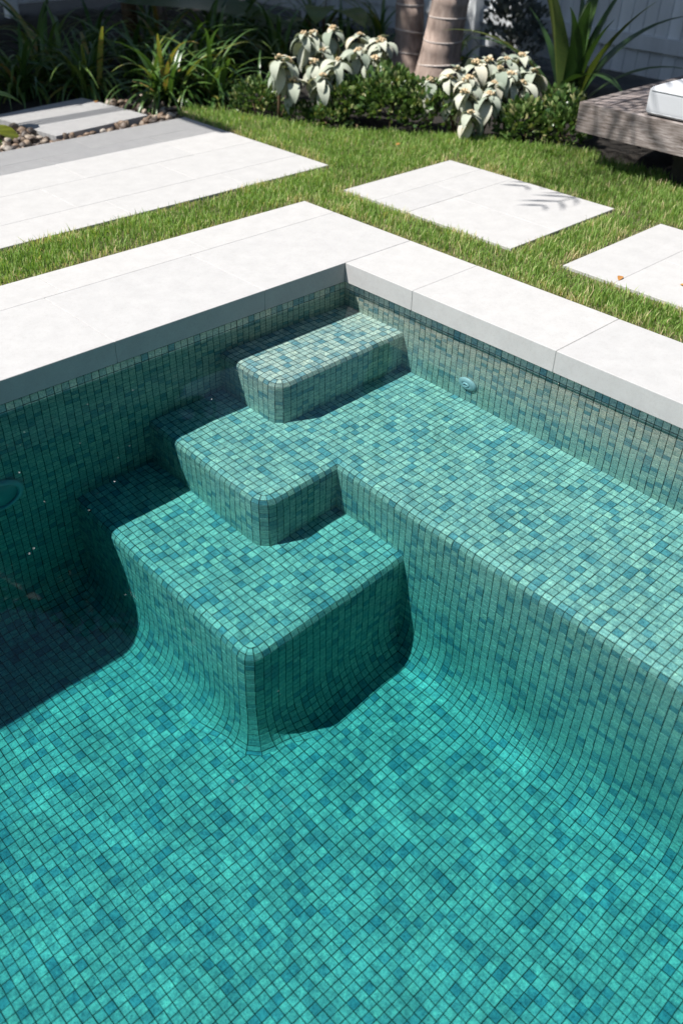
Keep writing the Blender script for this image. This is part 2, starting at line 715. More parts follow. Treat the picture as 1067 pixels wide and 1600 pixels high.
def plain(name, col, rough=0.7, spec=0.3, nscale=40, amt=0.35, stretch=(1, 1, 1), bstr=0.2):
    m, n, l, b = new_mat(name)
    g = n.new("ShaderNodeNewGeometry")
    oi = n.new("ShaderNodeObjectInfo")
    f = noise(n, l, mapping(n, l, g.outputs["Position"], stretch), nscale, 5, 0.6)
    lo = tuple(c * (1 - amt) for c in col)
    hi = tuple(min(1, c * (1 + amt)) for c in col)
    r = ramp(n, [(0.3, lo), (0.7, hi)])
    l.new(f, r.inputs[0])
    ro = ramp(n, [(0, (0.85, 0.85, 0.85)), (1, (1.1, 1.1, 1.1))])
    l.new(oi.outputs["Random"], ro.inputs[0])
    c = mixc(n, l, 1.0, r.outputs[0], ro.outputs[0], 'MULTIPLY')
    l.new(c, b.inputs["Base Color"])
    b.inputs["Roughness"].default_value = rough
    b.inputs["Specular IOR Level"].default_value = spec
    if bstr:
        bump(n, l, f, bstr, 0.004, b)
    return m


def mat_timber():
    m, n, l, b = new_mat("weathered_timber")
    tc = n.new("ShaderNodeTexCoord")
    oi = n.new("ShaderNodeObjectInfo")
    v = n.new("ShaderNodeVectorMath")
    l.new(tc.outputs["Object"], v.inputs[0])
    l.new(oi.outputs["Location"], v.inputs[1])
    f = noise(n, l, mapping(n, l, v.outputs[0], (9, 9, 90)), 1.6, 6, 0.65)
    r = ramp(n, [(0.3, (0.075, 0.058, 0.05)), (0.5, (0.21, 0.18, 0.165)), (0.72, (0.36, 0.325, 0.31))])
    l.new(f, r.inputs[0])
    big = noise(n, l, tc.outputs["Object"], 7, 3)
    rb = ramp(n, [(0.35, (0.62, 0.6, 0.58)), (0.6, (1, 1, 1))])
    l.new(big, rb.inputs[0])
    c = mixc(n, l, 0.8, r.outputs[0], rb.outputs[0], 'MULTIPLY')
    cr = noise(n, l, mapping(n, l, tc.outputs["Object"], (2.5, 2.5, 45)), 1.0, 4, 0.7)
    rc = ramp(n, [(0.30, (0.2, 0.18, 0.17)), (0.345, (1, 1, 1))])
    l.new(cr, rc.inputs[0])
    c = mixc(n, l, 0.8, c, rc.outputs[0], 'MULTIPLY')
    l.new(c, b.inputs["Base Color"])
    b.inputs["Roughness"].default_value = 0.85
    b.inputs["Specular IOR Level"].default_value = 0.15
    bump(n, l, f, 0.5, 0.003, b)
    return m


def mat_slat():
    m, n, l, b = new_mat("weathered_slat_timber")
    tc = n.new("ShaderNodeTexCoord")
    oi = n.new("ShaderNodeObjectInfo")
    mp = n.new("ShaderNodeMapping")
    mp.inputs["Scale"].default_value = (6, 80, 80)
    l.new(tc.outputs["Object"], mp.inputs["Vector"])
    l.new(oi.outputs["Random"], mp.inputs["Location"])
    f = noise(n, l, mp.outputs[0], 1.0, 6, 0.65)
    r = ramp(n, [(0.3, (0.07, 0.052, 0.045)), (0.5, (0.2, 0.165, 0.15)), (0.75, (0.35, 0.31, 0.29))])
    l.new(f, r.inputs[0])
    ro = ramp(n, [(0, (0.7, 0.7, 0.7)), (1, (1.1, 1.1, 1.1))])
    l.new(oi.outputs["Random"], ro.inputs[0])
    c = mixc(n, l, 1.0, r.outputs[0], ro.outputs[0], 'MULTIPLY')
    l.new(c, b.inputs["Base Color"])
    b.inputs["Roughness"].default_value = 0.85
    bump(n, l, f, 0.5, 0.003, b)
    return m


def mat_trunk():
    m, n, l, b = new_mat("palm_bark")
    g = n.new("ShaderNodeNewGeometry")
    f = noise(n, l, mapping(n, l, g.outputs["Position"], (30, 30, 8)), 1.0, 6, 0.7)
    f2 = noise(n, l, g.outputs["Position"], 9, 4)
    r = ramp(n, [(0.3, (0.20, 0.15, 0.128)), (0.55, (0.31, 0.245, 0.212)), (0.8, (0.42, 0.35, 0.31))])
    l.new(f, r.inputs[0])
    r2 = ramp(n, [(0.35, (0.75, 0.74, 0.72)), (0.6, (1.05, 1.03, 1.0))])
    l.new(f2, r2.inputs[0])
    c = mixc(n, l, 0.9, r.outputs[0], r2.outputs[0], 'MULTIPLY')
    l.new(c, b.inputs["Base Color"])
    b.inputs["Roughness"].default_value = 0.85
    b.inputs["Specular IOR Level"].default_value = 0.15
    bump(n, l, f, 0.5, 0.006, b)
    return m


LIME = mat_stone("pale_limestone", (0.352, 0.347, 0.343), (0.39, 0.384, 0.379))
JOINT = plain("joint_mortar", (0.36, 0.35, 0.335), 0.9, 0.1)
SOIL = mat_soil()
TURF = mat_turf()
GRASS = leaf_mat("grass_blades", [(0.0, (0.105, 0.20, 0.035)), (0.35, (0.205, 0.335, 0.075)), (0.65, (0.315, 0.43, 0.13)), (0.85, (0.48, 0.45, 0.23)), (1.0, (0.66, 0.53, 0.33))],
                 0.55, 0.25, 0.42, attr=True, vein=False)
SILVER = leaf_mat("silver_leaf", [(0.0, (0.23, 0.27, 0.21)), (0.45, (0.35, 0.375, 0.30)), (0.8, (0.45, 0.455, 0.37)), (1.0, (0.52, 0.48, 0.37))], 0.75, 0.2, 0.12, tcol=(0.9, 1.0, 0.55))
BUD = plain("tan_buds", (0.50, 0.38, 0.23), 0.8, 0.2, 120, 0.3)
STEM = plain("brown_stem", (0.11, 0.075, 0.045), 0.85, 0.1)
GREEN = leaf_mat("shrub_leaf", [(0.0, (0.03, 0.07, 0.015)), (0.5, (0.075, 0.14, 0.035)), (0.85, (0.16, 0.22, 0.07)), (1.0, (0.32, 0.30, 0.14))], 0.32, 0.55, 0.2, attr=True, vein=False)
STRAP = leaf_mat("strap_leaf", [(0.0, (0.03, 0.075, 0.018)), (0.55, (0.07, 0.14, 0.03)), (0.88, (0.13, 0.19, 0.04)), (0.97, (0.22, 0.22, 0.05)), (1.0, (0.33, 0.20, 0.07))], 0.35, 0.5, 0.25)
SWORD = leaf_mat("sword_leaf", [(0.0, (0.025, 0.06, 0.018)), (0.6, (0.05, 0.095, 0.025)), (1.0, (0.12, 0.145, 0.035))], 0.35, 0.5, 0.2)
BROAD = leaf_mat("broad_leaf", [(0.0, (0.03, 0.07, 0.015)), (0.6, (0.07, 0.13, 0.02)), (1.0, (0.17, 0.19, 0.02))], 0.35, 0.5, 0.35)
GREYLEAF = leaf_mat("grey_leaf", [(0.0, (0.06, 0.075, 0.07)), (1.0, (0.13, 0.14, 0.13))], 0.6, 0.3, 0.15, attr=True, vein=False)
FROND = leaf_mat("palm_frond", [(0.0, (0.03, 0.07, 0.015)), (1.0, (0.08, 0.12, 0.03))], 0.4, 0.4, 0.25)
CANOPY = leaf_mat("tree_leaf", [(0.0, (0.03, 0.06, 0.015)), (1.0, (0.08, 0.12, 0.03))], 0.4, 0.4, 0.25, attr=True, vein=False)
TRUNK = mat_trunk()
SCAR = plain('pale_leaf_scar', (0.50, 0.44, 0.40), 0.85, 0.1, 60, 0.25)
TIMBER = mat_timber()
SLAT = mat_slat()
FENCEW = plain("white_fence_paint", (0.66, 0.68, 0.69), 0.6, 0.3, 8, 0.12, (1, 1, 0.15), 0.1)
FENCED = plain("fence_backing", (0.10, 0.10, 0.10), 0.8, 0.2)
CUSH = plain("grey_outdoor_fabric", (0.40, 0.41, 0.425), 0.9, 0.15, 500, 0.12)
PIPE = plain("cushion_piping", (0.40, 0.41, 0.42), 0.9, 0.1)
DARK = plain("dark_support", (0.02, 0.018, 0.017), 0.8, 0.2)
PLASTIC = plain("pale_plastic", (0.50, 0.58, 0.60), 0.4, 0.4, 20, 0.05, (1, 1, 1), 0)
LENS = plain("light_lens", (0.16, 0.36, 0.36), 0.2, 0.5, 20, 0.1, (1, 1, 1), 0)
ROOFM = plain("roof_boards", (0.30, 0.28, 0.26), 0.8, 0.2)
WHITE = plain("white_paint", (0.62, 0.61, 0.59), 0.6, 0.3)
DRYLEAF = leaf_mat("dry_leaf", [(0.0, (0.35, 0.16, 0.05)), (1.0, (0.55, 0.28, 0.08))], 0.7, 0.2, 0.2)


def mat_pebble():
    m, n, l, b = new_mat("river_pebble")
    oi = n.new("ShaderNodeObjectInfo")
    g = n.new("ShaderNodeNewGeometry")
    r = ramp(n, [(0.0, (0.055, 0.045, 0.04)), (0.35, (0.13, 0.095, 0.07)), (0.65, (0.22, 0.15, 0.10)), (0.85, (0.30, 0.24, 0.18)), (1.0, (0.42, 0.38, 0.33))])
    l.new(oi.outputs["Random"], r.inputs[0])
    f = noise(n, l, g.outputs["Position"], 160, 5, 0.7)
    r2 = ramp(n, [(0.3, (0.65, 0.63, 0.6)), (0.7, (1.15, 1.12, 1.1))])
    l.new(f, r2.inputs[0])
    c = mixc(n, l, 0.9, r.outputs[0], r2.outputs[0], 'MULTIPLY')
    l.new(c, b.inputs["Base Color"])
    b.inputs["Roughness"].default_value = 0.6
    return m


PEBBLE = mat_pebble()

# ------------------------------------------------------------------ ground
def frame_sheet(name, x0, x1, y0, y1, hx0, hx1, hy0, hy1, z, mat):
    v = [(x0, y0, z), (x1, y0, z), (x1, y1, z), (x0, y1, z), (hx0, hy0, z), (hx1, hy0, z), (hx1, hy1, z), (hx0, hy1, z)]
    f = [(0, 1, 5, 4), (1, 2, 6, 5), (2, 3, 7, 6), (3, 0, 4, 7)]
    return obj(name, v, f, mat)


g = frame_sheet("ground", -20000, 20000, -20000, 20000, -0.95, PX + 0.95, -0.95, PY + 0.95, -2.85, SOIL)
tag(g, "dark soil and mulch under the garden beds", "ground", kind="structure")


def bed_mound():
    """soil of the planting bed, raised and uneven"""
    nx, ny = 70, 130
    xs2 = np.linspace(-150, 30, nx)
    ys2 = np.linspace(-235, 60, ny)
    X, Y = np.meshgrid(xs2, ys2, indexing='ij')
    Z = -1.9 + 0.5 * np.sin(X * 0.31 + 1.3 * np.sin(Y * 0.17)) * np.cos(Y * 0.27) + rng.normal(0, 0.18, X.shape)
    # keep it below the paved and grassed side
    inside = (X > -30) & (Y > -110)
    Z[inside] = -3.2
    inside = (Y > -95) & (X > -35 - (Y + 95) * 0.55)
    Z[inside] = -3.2
    Z[(X > -78) & (Y > -30)] = -3.2
    P = np.stack([X, Y, Z], 2)
    idx = np.arange(nx * ny).reshape(nx, ny)
    f = np.stack([idx[:-1, :-1], idx[1:, :-1], idx[1:, 1:], idx[:-1, 1:]], 2).reshape(-1, 4)
    fc = P.reshape(-1, 3)[f].max(1)
    f = f[~((fc[:, 0] > -33) & (fc[:, 1] > -100)) & ~((fc[:, 0] > -78) & (fc[:, 1] > -20))]
    o = obj("garden_bed", P.reshape(-1, 3), f, SOIL, smooth=True)
    tag(o, "dark mulched garden bed behind the lawn", "garden bed", kind="structure")


bed_mound()

# ------------------------------------------------------------------ paving
def paving(name, label, stones, thick, bed_rect, rotz=0.0, origin=(0, 0, 0), piece="paving_stone", gap=0.035):
    """stones: list of (x0, x1, y0, y1); mortar bed a little lower"""
    b0, b1, b2, b3 = bed_rect
    e = 0.10
    v, f = box_vf(b0 + e, b1 - e, b2 + e, b3 - e, -thick + 0.12, -0.05)
    root = obj(name, v, f, JOINT, loc=origin, rot=(0, 0, rotz))
    tag(root, label, "paving", kind="structure")
    for (x0, x1, y0, y1) in stones:
        cx, cy = (x0 + x1) / 2, (y0 + y1) / 2
        v, f = bevel_box_vf(x0 + gap - cx, x1 - gap - cx, y0 + gap - cy, y1 - gap - cy, -thick, rng.normal(0, 0.010), 0.05)
        obj(piece, v, f, LIME, root, loc=(cx, cy, 0))
    return root


def row(x_edges, y0, y1):
    return [(a, b, y0, y1) for a, b in zip(x_edges[:-1], x_edges[1:])]


def col(y_edges, x0, x1):
    return [(x0, x1, a, b) for a, b in zip(y_edges[:-1], y_edges[1:])]


XO = -12.5
paving("pool_coping", "pale limestone coping along the shaded side of the pool",
       row([XO, 15.9, 38.9, 62.1, 85.3, 108.5, PX + 14], -15.6, OV), HC, (XO, PX + 14, -15.6, OV), piece="coping_stone")
paving("edge_paving", "narrow row of pale pavers between coping and long grass strip",
       row([XO, 12.9, 36.2, 59.5, 82.7, 106, PX + 14], -22.9, -15.6), 2.0, (XO, PX + 14, -22.9, -15.6))
paving("pool_coping", "pale limestone coping along the sunlit side of the pool",
       col([OV, 14.1, 37.4, 60.7, 84.0, 107.2, 130, PY + 14], XO, OV), HC, (XO, OV, OV, PY + 14), piece="coping_stone")
paving("pool_coping", "limestone coping along the near side of the pool",
       col([OV, 24, 48, 72, 96, 120, PY + 14], PX - OV, PX + 14), HC, (PX - OV, PX + 14, OV, PY + 14), piece="coping_stone")
paving("pool_coping", "limestone coping along the end of the pool",
       row([OV, 24, 48, 72, 96, PX - OV], PY - OV, PY + 14), HC, (OV, PX - OV, PY - OV, PY + 14), piece="coping_stone")
TX = -29.4
paving("terrace", "large pale limestone terrace left of the lawn",
       row([TX, -2.0, 21.2, 44.4, 80], -80.3, -71.8) + row([TX, -14.5, 8.7, 31.9, 55.1, 80], -71.8, -56.2)
       + row([TX, -5.6, 17.6, 40.8, 80], -56.2, -43.8) + row([TX, -10.6, 12.6, 35.8, 59, 80], -43.8, -35.2),
       1.6, (TX, 80, -80.3, -35.2))
paving("lawn_pad", "square limestone pad in the lawn with frond shadow on it",
       [(-49.4, -21.5, -23.0, -15.4), (-49.4, -36.0, -15.4, -8.0), (-36.0, -21.5, -15.4, -8.0), (-49.4, -33.2, -8.0, 13.1), (-33.2, -21.5, -8.0, 13.1)],
       1.5, (-49.4, -21.5, -23.0, 13.1))
paving("lawn_pad", "limestone pad in the lawn at the right edge with an orange leaf on it",
       [(-48.7, -22.0, 22.0, 30.5), (-48.7, -35.0, 30.5, 46), (-35.0, -22.0, 30.5, 46), (-48.7, -22.0, 46, 58)],
       1.5, (-48.7, -22.0, 22.0, 58))
paving("stepping_slab", "single limestone slab edged with brown pebbles by the dark plants",
       [(-11.8, 11.8, -12.0, 10.4)], 1.5, (-11.8, 11.8, -12.0, 10.4), R(6.8), (-11.4, -95.6, 0))

# ------------------------------------------------------------------ lawn
LAWN = [(80, -35.2), (80, -22.9), (-12.5, -22.9), (-12.5, 110), (-74, 110), (-74, -5), (-76, -11), (-71, -20), (-66, -32.5), (-58, -43), (-51, -51), (-46, -60),
        (-43, -68), (-40, -78), (-36, -87), (-31, -86), (-29.4, -80), (-29.4, -35.2)]
o = obj("lawn", [(x, y, -0.45) for x, y in LAWN], [tuple(range(len(LAWN)))[::-1]], TURF)
if o.data.polygons[0].normal.z < 0:
    o.data.flip_normals()
tag(o, "mown green lawn strips between the limestone paving", "lawn", kind="structure")


def in_poly(x, y, poly):
    c = np.zeros(len(x), bool)
    n = len(poly)
    for i in range(n):
        x0, y0 = poly[i]
        x1, y1 = poly[(i + 1) % n]
        cond = ((y0 > y) != (y1 > y)) & (x < (x1 - x0) * (y - y0) / (y1 - y0 + 1e-12) + x0)
        c ^= cond
    return c


def grass():
    pads = [(-49.4, -21.5, -23.0, 13.1), (-48.7, -22.0, 22.0, 58)]
    n = 420000
    x = rng.uniform(-77, 62, n)
    y = rng.uniform(-88, 62, n)
    keep = in_poly(x, y, LAWN)
    # distance to the nearest hard edge: blades thin out and dry there
    d = np.full(n, 99.0)
    for (a, b, c_, e) in pads:
        dx = np.maximum(np.maximum(a - x, x - b), 0)
        dy = np.maximum(np.maximum(c_ - y, y - e), 0)
        ins = (x > a + 0.1) & (x < b - 0.1) & (y > c_ + 0.1) & (y < e - 0.1)
        keep &= ~ins
        d = np.minimum(d, np.hypot(dx, dy))
    d = np.minimum(d, np.where(x > -12.5, -22.9 - y, 99))
    d = np.minimum(d, np.where((x < -12.4) & (y > -22.9), -12.5 - x, 99))
    d = np.minimum(d, np.where(x < -12.5, np.hypot(np.minimum(x + 12.5, 0), np.maximum(-22.9 - y, 0)), 99))
    d = np.minimum(d, np.where(x > -29.4, y + 35.2, 99))
    d = np.minimum(d, np.where(y < -35.2, -29.4 - x, 99))
    d = np.maximum(d, 0)
    keep &= rng.random(n) < np.clip(0.12 + d / 1.7, 0, 1) * np.clip(0.80 + 0.35 * np.sin(x * 0.19 + 1.7 * np.sin(y * 0.13)) * np.sin(y * 0.23 + x * 0.05), 0.4, 1)
    # stretch out density towards the camera's far side
    dist = np.hypot(x - 86, y - 88)
    keep &= rng.random(n) < np.clip(1.35 - dist / 330, 0.35, 1)
    x, y, d = x[keep], y[keep], d[keep]
    k = len(x)
    patch = np.sin(x * 0.33 + 2 * np.sin(y * 0.21)) * np.sin(y * 0.29 + 1.5 * np.sin(x * 0.17)) + 0.6 * np.sin(x * 1.1 + y * 0.7) * np.sin(y * 0.9 - x * 0.4)
    h = (1.0 + 0.30 * patch + rng.normal(0, 0.35, k)) * np.clip(0.62 + d / 4, 0.62, 1.0)
    h = np.clip(h, 0.45, 2.6)
    w = rng.uniform(0.05, 0.085, k)
    az = rng.uniform(0, 2 * math.pi, k)
    lean = np.abs(rng.normal(0.35, 0.25, k)) * h
    face = az + rng.normal(math.pi / 2, 0.5, k)
    lx, ly = np.cos(az) * lean, np.sin(az) * lean
    wx, wy = np.cos(face) * w, np.sin(face) * w
    z0 = -0.5
    V = np.zeros((k, 5, 3))
    V[:, 0] = np.stack([x - wx, y - wy, np.full(k, z0)], 1)
    V[:, 1] = np.stack([x + wx, y + wy, np.full(k, z0)], 1)
    V[:, 2] = np.stack([x + wx * 0.8 + lx * 0.35, y + wy * 0.8 + ly * 0.35, z0 + h * 0.6], 1)
    V[:, 3] = np.stack([x - wx * 0.8 + lx * 0.35, y - wy * 0.8 + ly * 0.35, z0 + h * 0.6], 1)
    V[:, 4] = np.stack([x + lx, y + ly, z0 + h], 1)
    base = (np.arange(k) * 5)[:, None]
    tri = np.concatenate([base + np.array([[0, 1, 2]]), base + np.array([[0, 2, 3]]), base + np.array([[3, 2, 4]])], 1).reshape(-1, 3)
    dry = np.clip(1.0 - d / 3.0, 0, 1)
    col_ = np.clip(rng.beta(2.2, 3.6, k) * 0.75 + 0.10 * patch + (rng.random(k) < 0.17 + 0.8 * dry + 0.15 * np.clip(patch - 0.4, 0, 1)) * rng.uniform(0.3, 0.65, k), 0, 1)
    o = obj("grass", V.reshape(-1, 3), tri, GRASS, attr=np.repeat(col_, 3))
    tag(o, "short green grass blades covering the lawn, straw coloured at the paving edges", "grass", kind="stuff")


grass()

# ------------------------------------------------------------------ leaves
def leaf_vf(L, W, a0, a1, n=7, fold=0.25, twist=0.0, shape=0.85, taper=1.0):
    """leaf along +x bending from pitch a0 to a1 (degrees), folded along its midrib"""
    pts, x, z = [], 0.0, 0.0
    v, f = [], []
    for i in range(n + 1):
        s = i / n
        a = R(a0 + (a1 - a0) * s)
        if i:
            x += math.cos(a) * L / n
            z += math.sin(a) * L / n
        w = W * (math.sin(math.pi * min(1, s ** shape * 0.97 + 0.03)) ** taper) * 0.5 + 0.015
        t = twist * s
        nx, nz = -math.sin(a), math.cos(a)
        for side in (-1, 0, 1):
            yy = side * w * math.cos(t)
            up = abs(side) * w * fold + side * w * math.sin(t)
            v.append((x + nx * up, yy, z + nz * up))
        if i:
            k = 3 * i
            f += [(k - 3, k - 2, k + 1, k), (k - 2, k - 1, k + 2, k + 1)]
    return v, f


def strap_vf(L, W, a0, a1, n=10, fold=0.3):
    """long blade: even width, pointed tip"""
    x = z = 0.0
    v, f = [], []
    for i in range(n + 1):
        s = i / n
        a = R(a0 + (a1 - a0) * s ** 1.2)
        if i:
            x += math.cos(a) * L / n
            z += math.sin(a) * L / n
        w = 0.5 * W * min(1.0, 0.55 + s * 1.8) * (1 - max(0, s - 0.45) / 0.55 * 0.96)
        nx, nz = -math.sin(a), math.cos(a)
        for side in (-1, 0, 1):
            up = abs(side) * w * fold
            v.append((x + nx * up, side * w, z + nz * up))
        if i:
            k = 3 * i
            f += [(k - 3, k - 2, k + 1, k), (k - 2, k - 1, k + 2, k + 1)]
    return v, f


def leaf_set(name, mat, specs, fn):
    return [mesh_data(name, *fn(*s), mat, smooth=True) for s in specs]


SILVER_LEAVES = leaf_set("leaf", SILVER, [(4.9, 2.1, 10, -98), (4.5, 1.9, -25, -102), (5.2, 2.2, 30, -85), (4.6, 2.0, -50, -98), (3.2, 1.5, 35, -60), (2.3, 1.1, 55, 0)],
                         lambda L, W, a, b: leaf_vf(L, W, a, b, 7, 0.22))
BUDS = MB()
for i in range(9):
    a, r_ = i * 2.4, 0.25 + 0.09 * i
    BUDS.lathe([(0.02, -0.25), (0.27, -0.1), (0.3, 0.1), (0.16, 0.3), (0.02, 0.36)], 'z', 6, (r_ * math.cos(a), r_ * math.sin(a), 0.55 - 0.06 * i))
BUD_MESH = mesh_data("flower_bud", BUDS.v, BUDS.f, BUD, True)


def silver_shrub(label, heads, base):
    root = empty("silver_leaf_shrub", (base[0], base[1], -1.8))
    tag(root, label, "shrub", "silver leaved shrubs in the bed")
    b0 = np.array([base[0], base[1], -1.8])
    for (hx, hy, hz) in heads:
        h = np.array([hx, hy, hz])
        mid = (b0 * 0.4 + h * 0.6) + np.array([rng.normal(0, 0.8), rng.normal(0, 0.8), -1.0])
        MB().tube([(0, 0, 0), mid - b0, h - b0], [0.28, 0.22, 0.14], 6).build("stem", STEM, root, smooth=True)
        link("flower_bud", BUD_MESH, root, h - b0, (rng.normal(0, .2), rng.normal(0, .2), rng.uniform(0, 6)), rng.uniform(0.8, 1.15))
        # tiers of opposite leaves down the stem
        for tier, (dz, kinds, n, sc) in enumerate(((0.1, (4, 5), 4, 0.8), (-0.6, (0, 2), 4, 1.0), (-1.8, (0, 1, 3), 4, 1.15), (-3.6, (1, 3), 3, 1.05))):
            ph = rng.uniform(0, 6.28)
            p = h + (mid - h) * (max(0, -dz) / max(2.0, np.linalg.norm(mid - h))) * 0.9
            for i in range(n):
                a = ph + i * 2 * math.pi / n + rng.normal(0, 0.25)
                me = SILVER_LEAVES[kinds[rng.integers(len(kinds))]]
                link("leaf", me, root, p - b0, (rng.normal(0, 0.22), rng.normal(0, 0.15), a), 1.0 * sc * rng.uniform(0.82, 1.15))
    return root


silver_shrub("silver leaved shrub at the left end of the row, closest to the strappy plants", [(-43.7, -65.8, 12), (-46.5, -64.5, 7.5), (-48, -68, 10.5)], (-45, -68))
silver_shrub("silver leaved shrub leaning over the grass in front of the tall silver ones", [(-53.4, -65.7, 10), (-50.5, -60.0, 8.5), (-55.1, -60.1, 11), (-57.5, -63.5, 9.5)], (-54, -64))
silver_shrub("tallest silver leaved shrub, at the back between the dark leaves", [(-56.7, -72.7, 14), (-66.8, -74.4, 14), (-60, -70, 11), (-61.5, -75, 13.5)], (-61, -73))
silver_shrub("silver leaved shrub directly left of the palm trunks", [(-71.0, -70.1, 13), (-63.8, -63.0, 11.5), (-71.1, -63.1, 12.5), (-66.5, -60.5, 10), (-74, -66, 12.5)], (-68, -66))
silver_shrub("silver leaved shrub right of the palm trunks, at the lawn edge", [(-63.8, -41.9, 9), (-65.2, -38.3, 10), (-64.7, -33.5, 8), (-63.1, -30.1, 5), (-68.5, -39, 11), (-67, -34.5, 10)], (-66.5, -36))
silver_shrub("silver leaved shrub behind the low one right of the palms", [(-72.1, -37.1, 12), (-75.3, -33.3, 11), (-72.0, -31.9, 9), (-69, -30.5, 7.5), (-76, -37, 12)], (-73, -34.5))
silver_shrub("silver leaved shrub nearest the timber daybed", [(-85.2, -35.5, 12), (-76.9, -31.6, 10), (-80, -35.5, 12), (-79, -30, 8.5), (-84, -31, 10)], (-80, -34))


def low_shrub(label, parent_loc, blobs, nleaf, mat, size, name="low_shrub", group="low leafy shrubs in the bed", zscale=1.0):
    root = empty(name, parent_loc)
    tag(root, label, "shrub", group)
    V, F, A = [], [], []
    for (bx, by, bz, rx, ry, rz, share) in blobs:
        k = int(nleaf * share)
        for i in range(k):
            u = rng.normal(size=3)
            u /= np.linalg.norm(u)
            if u[2] < -0.35:
                u[2] *= -1
            lump = 1 + 0.16 * math.sin(5 * u[0] + 3 * u[1] + bx) * math.cos(4 * u[1] - 2 * u[2])
            rad = rng.uniform(0.62, 1.06) * lump
            p = np.array([bx + u[0] * rx * rad, by + u[1] * ry * rad, bz + u[2] * rz * rad])
            # leaf axis: outward and up
            ax = u + np.array([0, 0, 0.7]) + rng.normal(0, 0.45, 3)
            ax /= np.linalg.norm(ax)
            sd = np.cross(ax, rng.normal(size=3))
            sd /= np.linalg.norm(sd)
            up = np.cross(sd, ax)
            L = size * rng.uniform(0.7, 1.25)
            W = L * 0.56
            q = [p, p + ax * L * 0.35 + sd * W * 0.5, p + ax * L * 0.75 + sd * W * 0.42, p + ax * L + up * L * 0.1,
                 p + ax * L * 0.75 - sd * W * 0.42, p + ax * L * 0.35 - sd * W * 0.5, p + ax * L * 0.5 - up * L * 0.1]
            n0 = len(V)
            V += q
            F += [(n0, n0 + 1, n0 + 6), (n0 + 1, n0 + 2, n0 + 6), (n0 + 2, n0 + 3, n0 + 6), (n0 + 3, n0 + 4, n0 + 6), (n0 + 4, n0 + 5, n0 + 6), (n0 + 5, n0, n0 + 6)]
            A += [rng.random()] * 6
    fo = obj("foliage", V, np.array(F), mat, root, attr=A, smooth=True)
    fo["kind"] = "stuff"
    for (bx, by, bz, rx, ry, rz, share) in blobs:
        for i in range(3):
            a = rng.uniform(0, 6.28)
            MB().tube([(bx * 0.7, by * 0.7, -0.3), (bx, by, bz * 0.5), (bx + math.cos(a) * rx * 0.7, by + math.sin(a) * ry * 0.7, bz + rz * 0.4)], [0.2, 0.14, 0.06], 5).build("branch", STEM, root)
    return root


low_shrub("low glossy green shrub in front of the palm trunks", (-61, -50, -1.9),
          [(4, -9, 3.8, 6, 6, 5.2, 0.3), (0, 0, 5.2, 7, 7, 6.6, 0.4), (-3.5, 7.5, 4.6, 6, 6, 5.8, 0.3)], 3000, GREEN, 1.4)
low_shrub("low round leaved shrub beside the timber daybed", (-79, -21, -1.9),
          [(4, -4, 3.2, 5, 5, 5.0, 0.4), (0, 3, 3.6, 6, 5, 5.2, 0.4), (-6, -2, 5, 5, 5, 4.2, 0.2)], 1700, GREEN, 1.5)
low_shrub("small green shrub between the strappy plants and the silver shrub", (-46, -77, -1.9),
          [(0, 0, 3.0, 5, 6, 4.2, 1.0)], 700, GREEN, 1.1)
low_shrub("small dark green shrub at the feet of the left silver shrubs", (-51, -59, -1.9),
          [(0, 0, 2.2, 4, 5, 3.0, 0.6), (3, -6, 2.0, 3, 4, 2.6, 0.4)], 700, GREEN, 1.1)
low_shrub("dark grey leaved shrub against the white fence", (-128, -70, -1.9),
          [(0, 0, 11, 6, 8, 9, 0.7), (4, 6, 7, 5, 6, 6, 0.3)], 520, GREYLEAF, 2.0)

# strappy plants -----------------------------------------------------------------
STRAPS = leaf_set("leaf", STRAP, [(17, 0.95, 80, -60), (15, 0.85, 70, -75), (19, 1.0, 85, -35), (13, 0.8, 60, -80), (16, 0.9, 75, -95), (20, 1.0, 88, 0)], strap_vf)


def strappy(label, loc, n, sc=1.0, spread=2.2, kinds=range(6)):
    root = empty("strappy_plant", (loc[0], loc[1], -1.9))
    tag(root, label, "plant", "strappy plants in the shaded bed")
    kinds = list(kinds)
    for i in range(n):
        a = rng.uniform(0, 2 * math.pi)
        r_ = spread * math.sqrt(rng.random())
        ph = rng.uniform(0, 2 * math.pi)
        link("leaf", STRAPS[kinds[rng.integers(len(kinds))]], root, (r_ * math.cos(ph), r_ * math.sin(ph), 0),
             (rng.normal(0, 0.12), rng.normal(0, 0.12), a), sc * rng.uniform(0.75, 1.15))
    return root


strappy("large strappy green plant spilling over the pebbles beside the slab", (-36, -96.5), 105, 1.15, 3.4)
strappy("strappy green plant drooping over the back of the slab", (-27, -115), 90, 1.15, 3.2)
strappy("strappy plant between the slab and the silver shrubs, at the lawn end", (-45, -92), 70, 1.05, 2.6)
strappy("dark strappy plant at the far left behind the slab", (-14, -124), 60, 1.1, 3.0)
strappy("strappy plant deep in shade behind the large one", (-52, -108), 60, 1.15, 3.0)
strappy("small strappy plant behind the leftmost silver shrub", (-52, -82), 26, 0.75, 1.6)
strappy("upright strappy plant at the back under the big yellow leaf", (-68, -122), 45, 1.3, 2.5, (0, 2, 5))
strappy("dark strappy plant in the far left corner", (-30, -140), 55, 1.3, 3.0)
strappy("dark strappy plant at the foot of the back fence", (-70, -150), 45, 1.2, 3.0)
strappy("strappy plant squeezed between palm trunk and white fence", (-117, -80), 22, 0.95, 1.6, (0, 2, 5))
strappy("few upright green blades behind the tallest silver shrub", (-74, -84), 14, 0.8, 1.4, (2, 5))

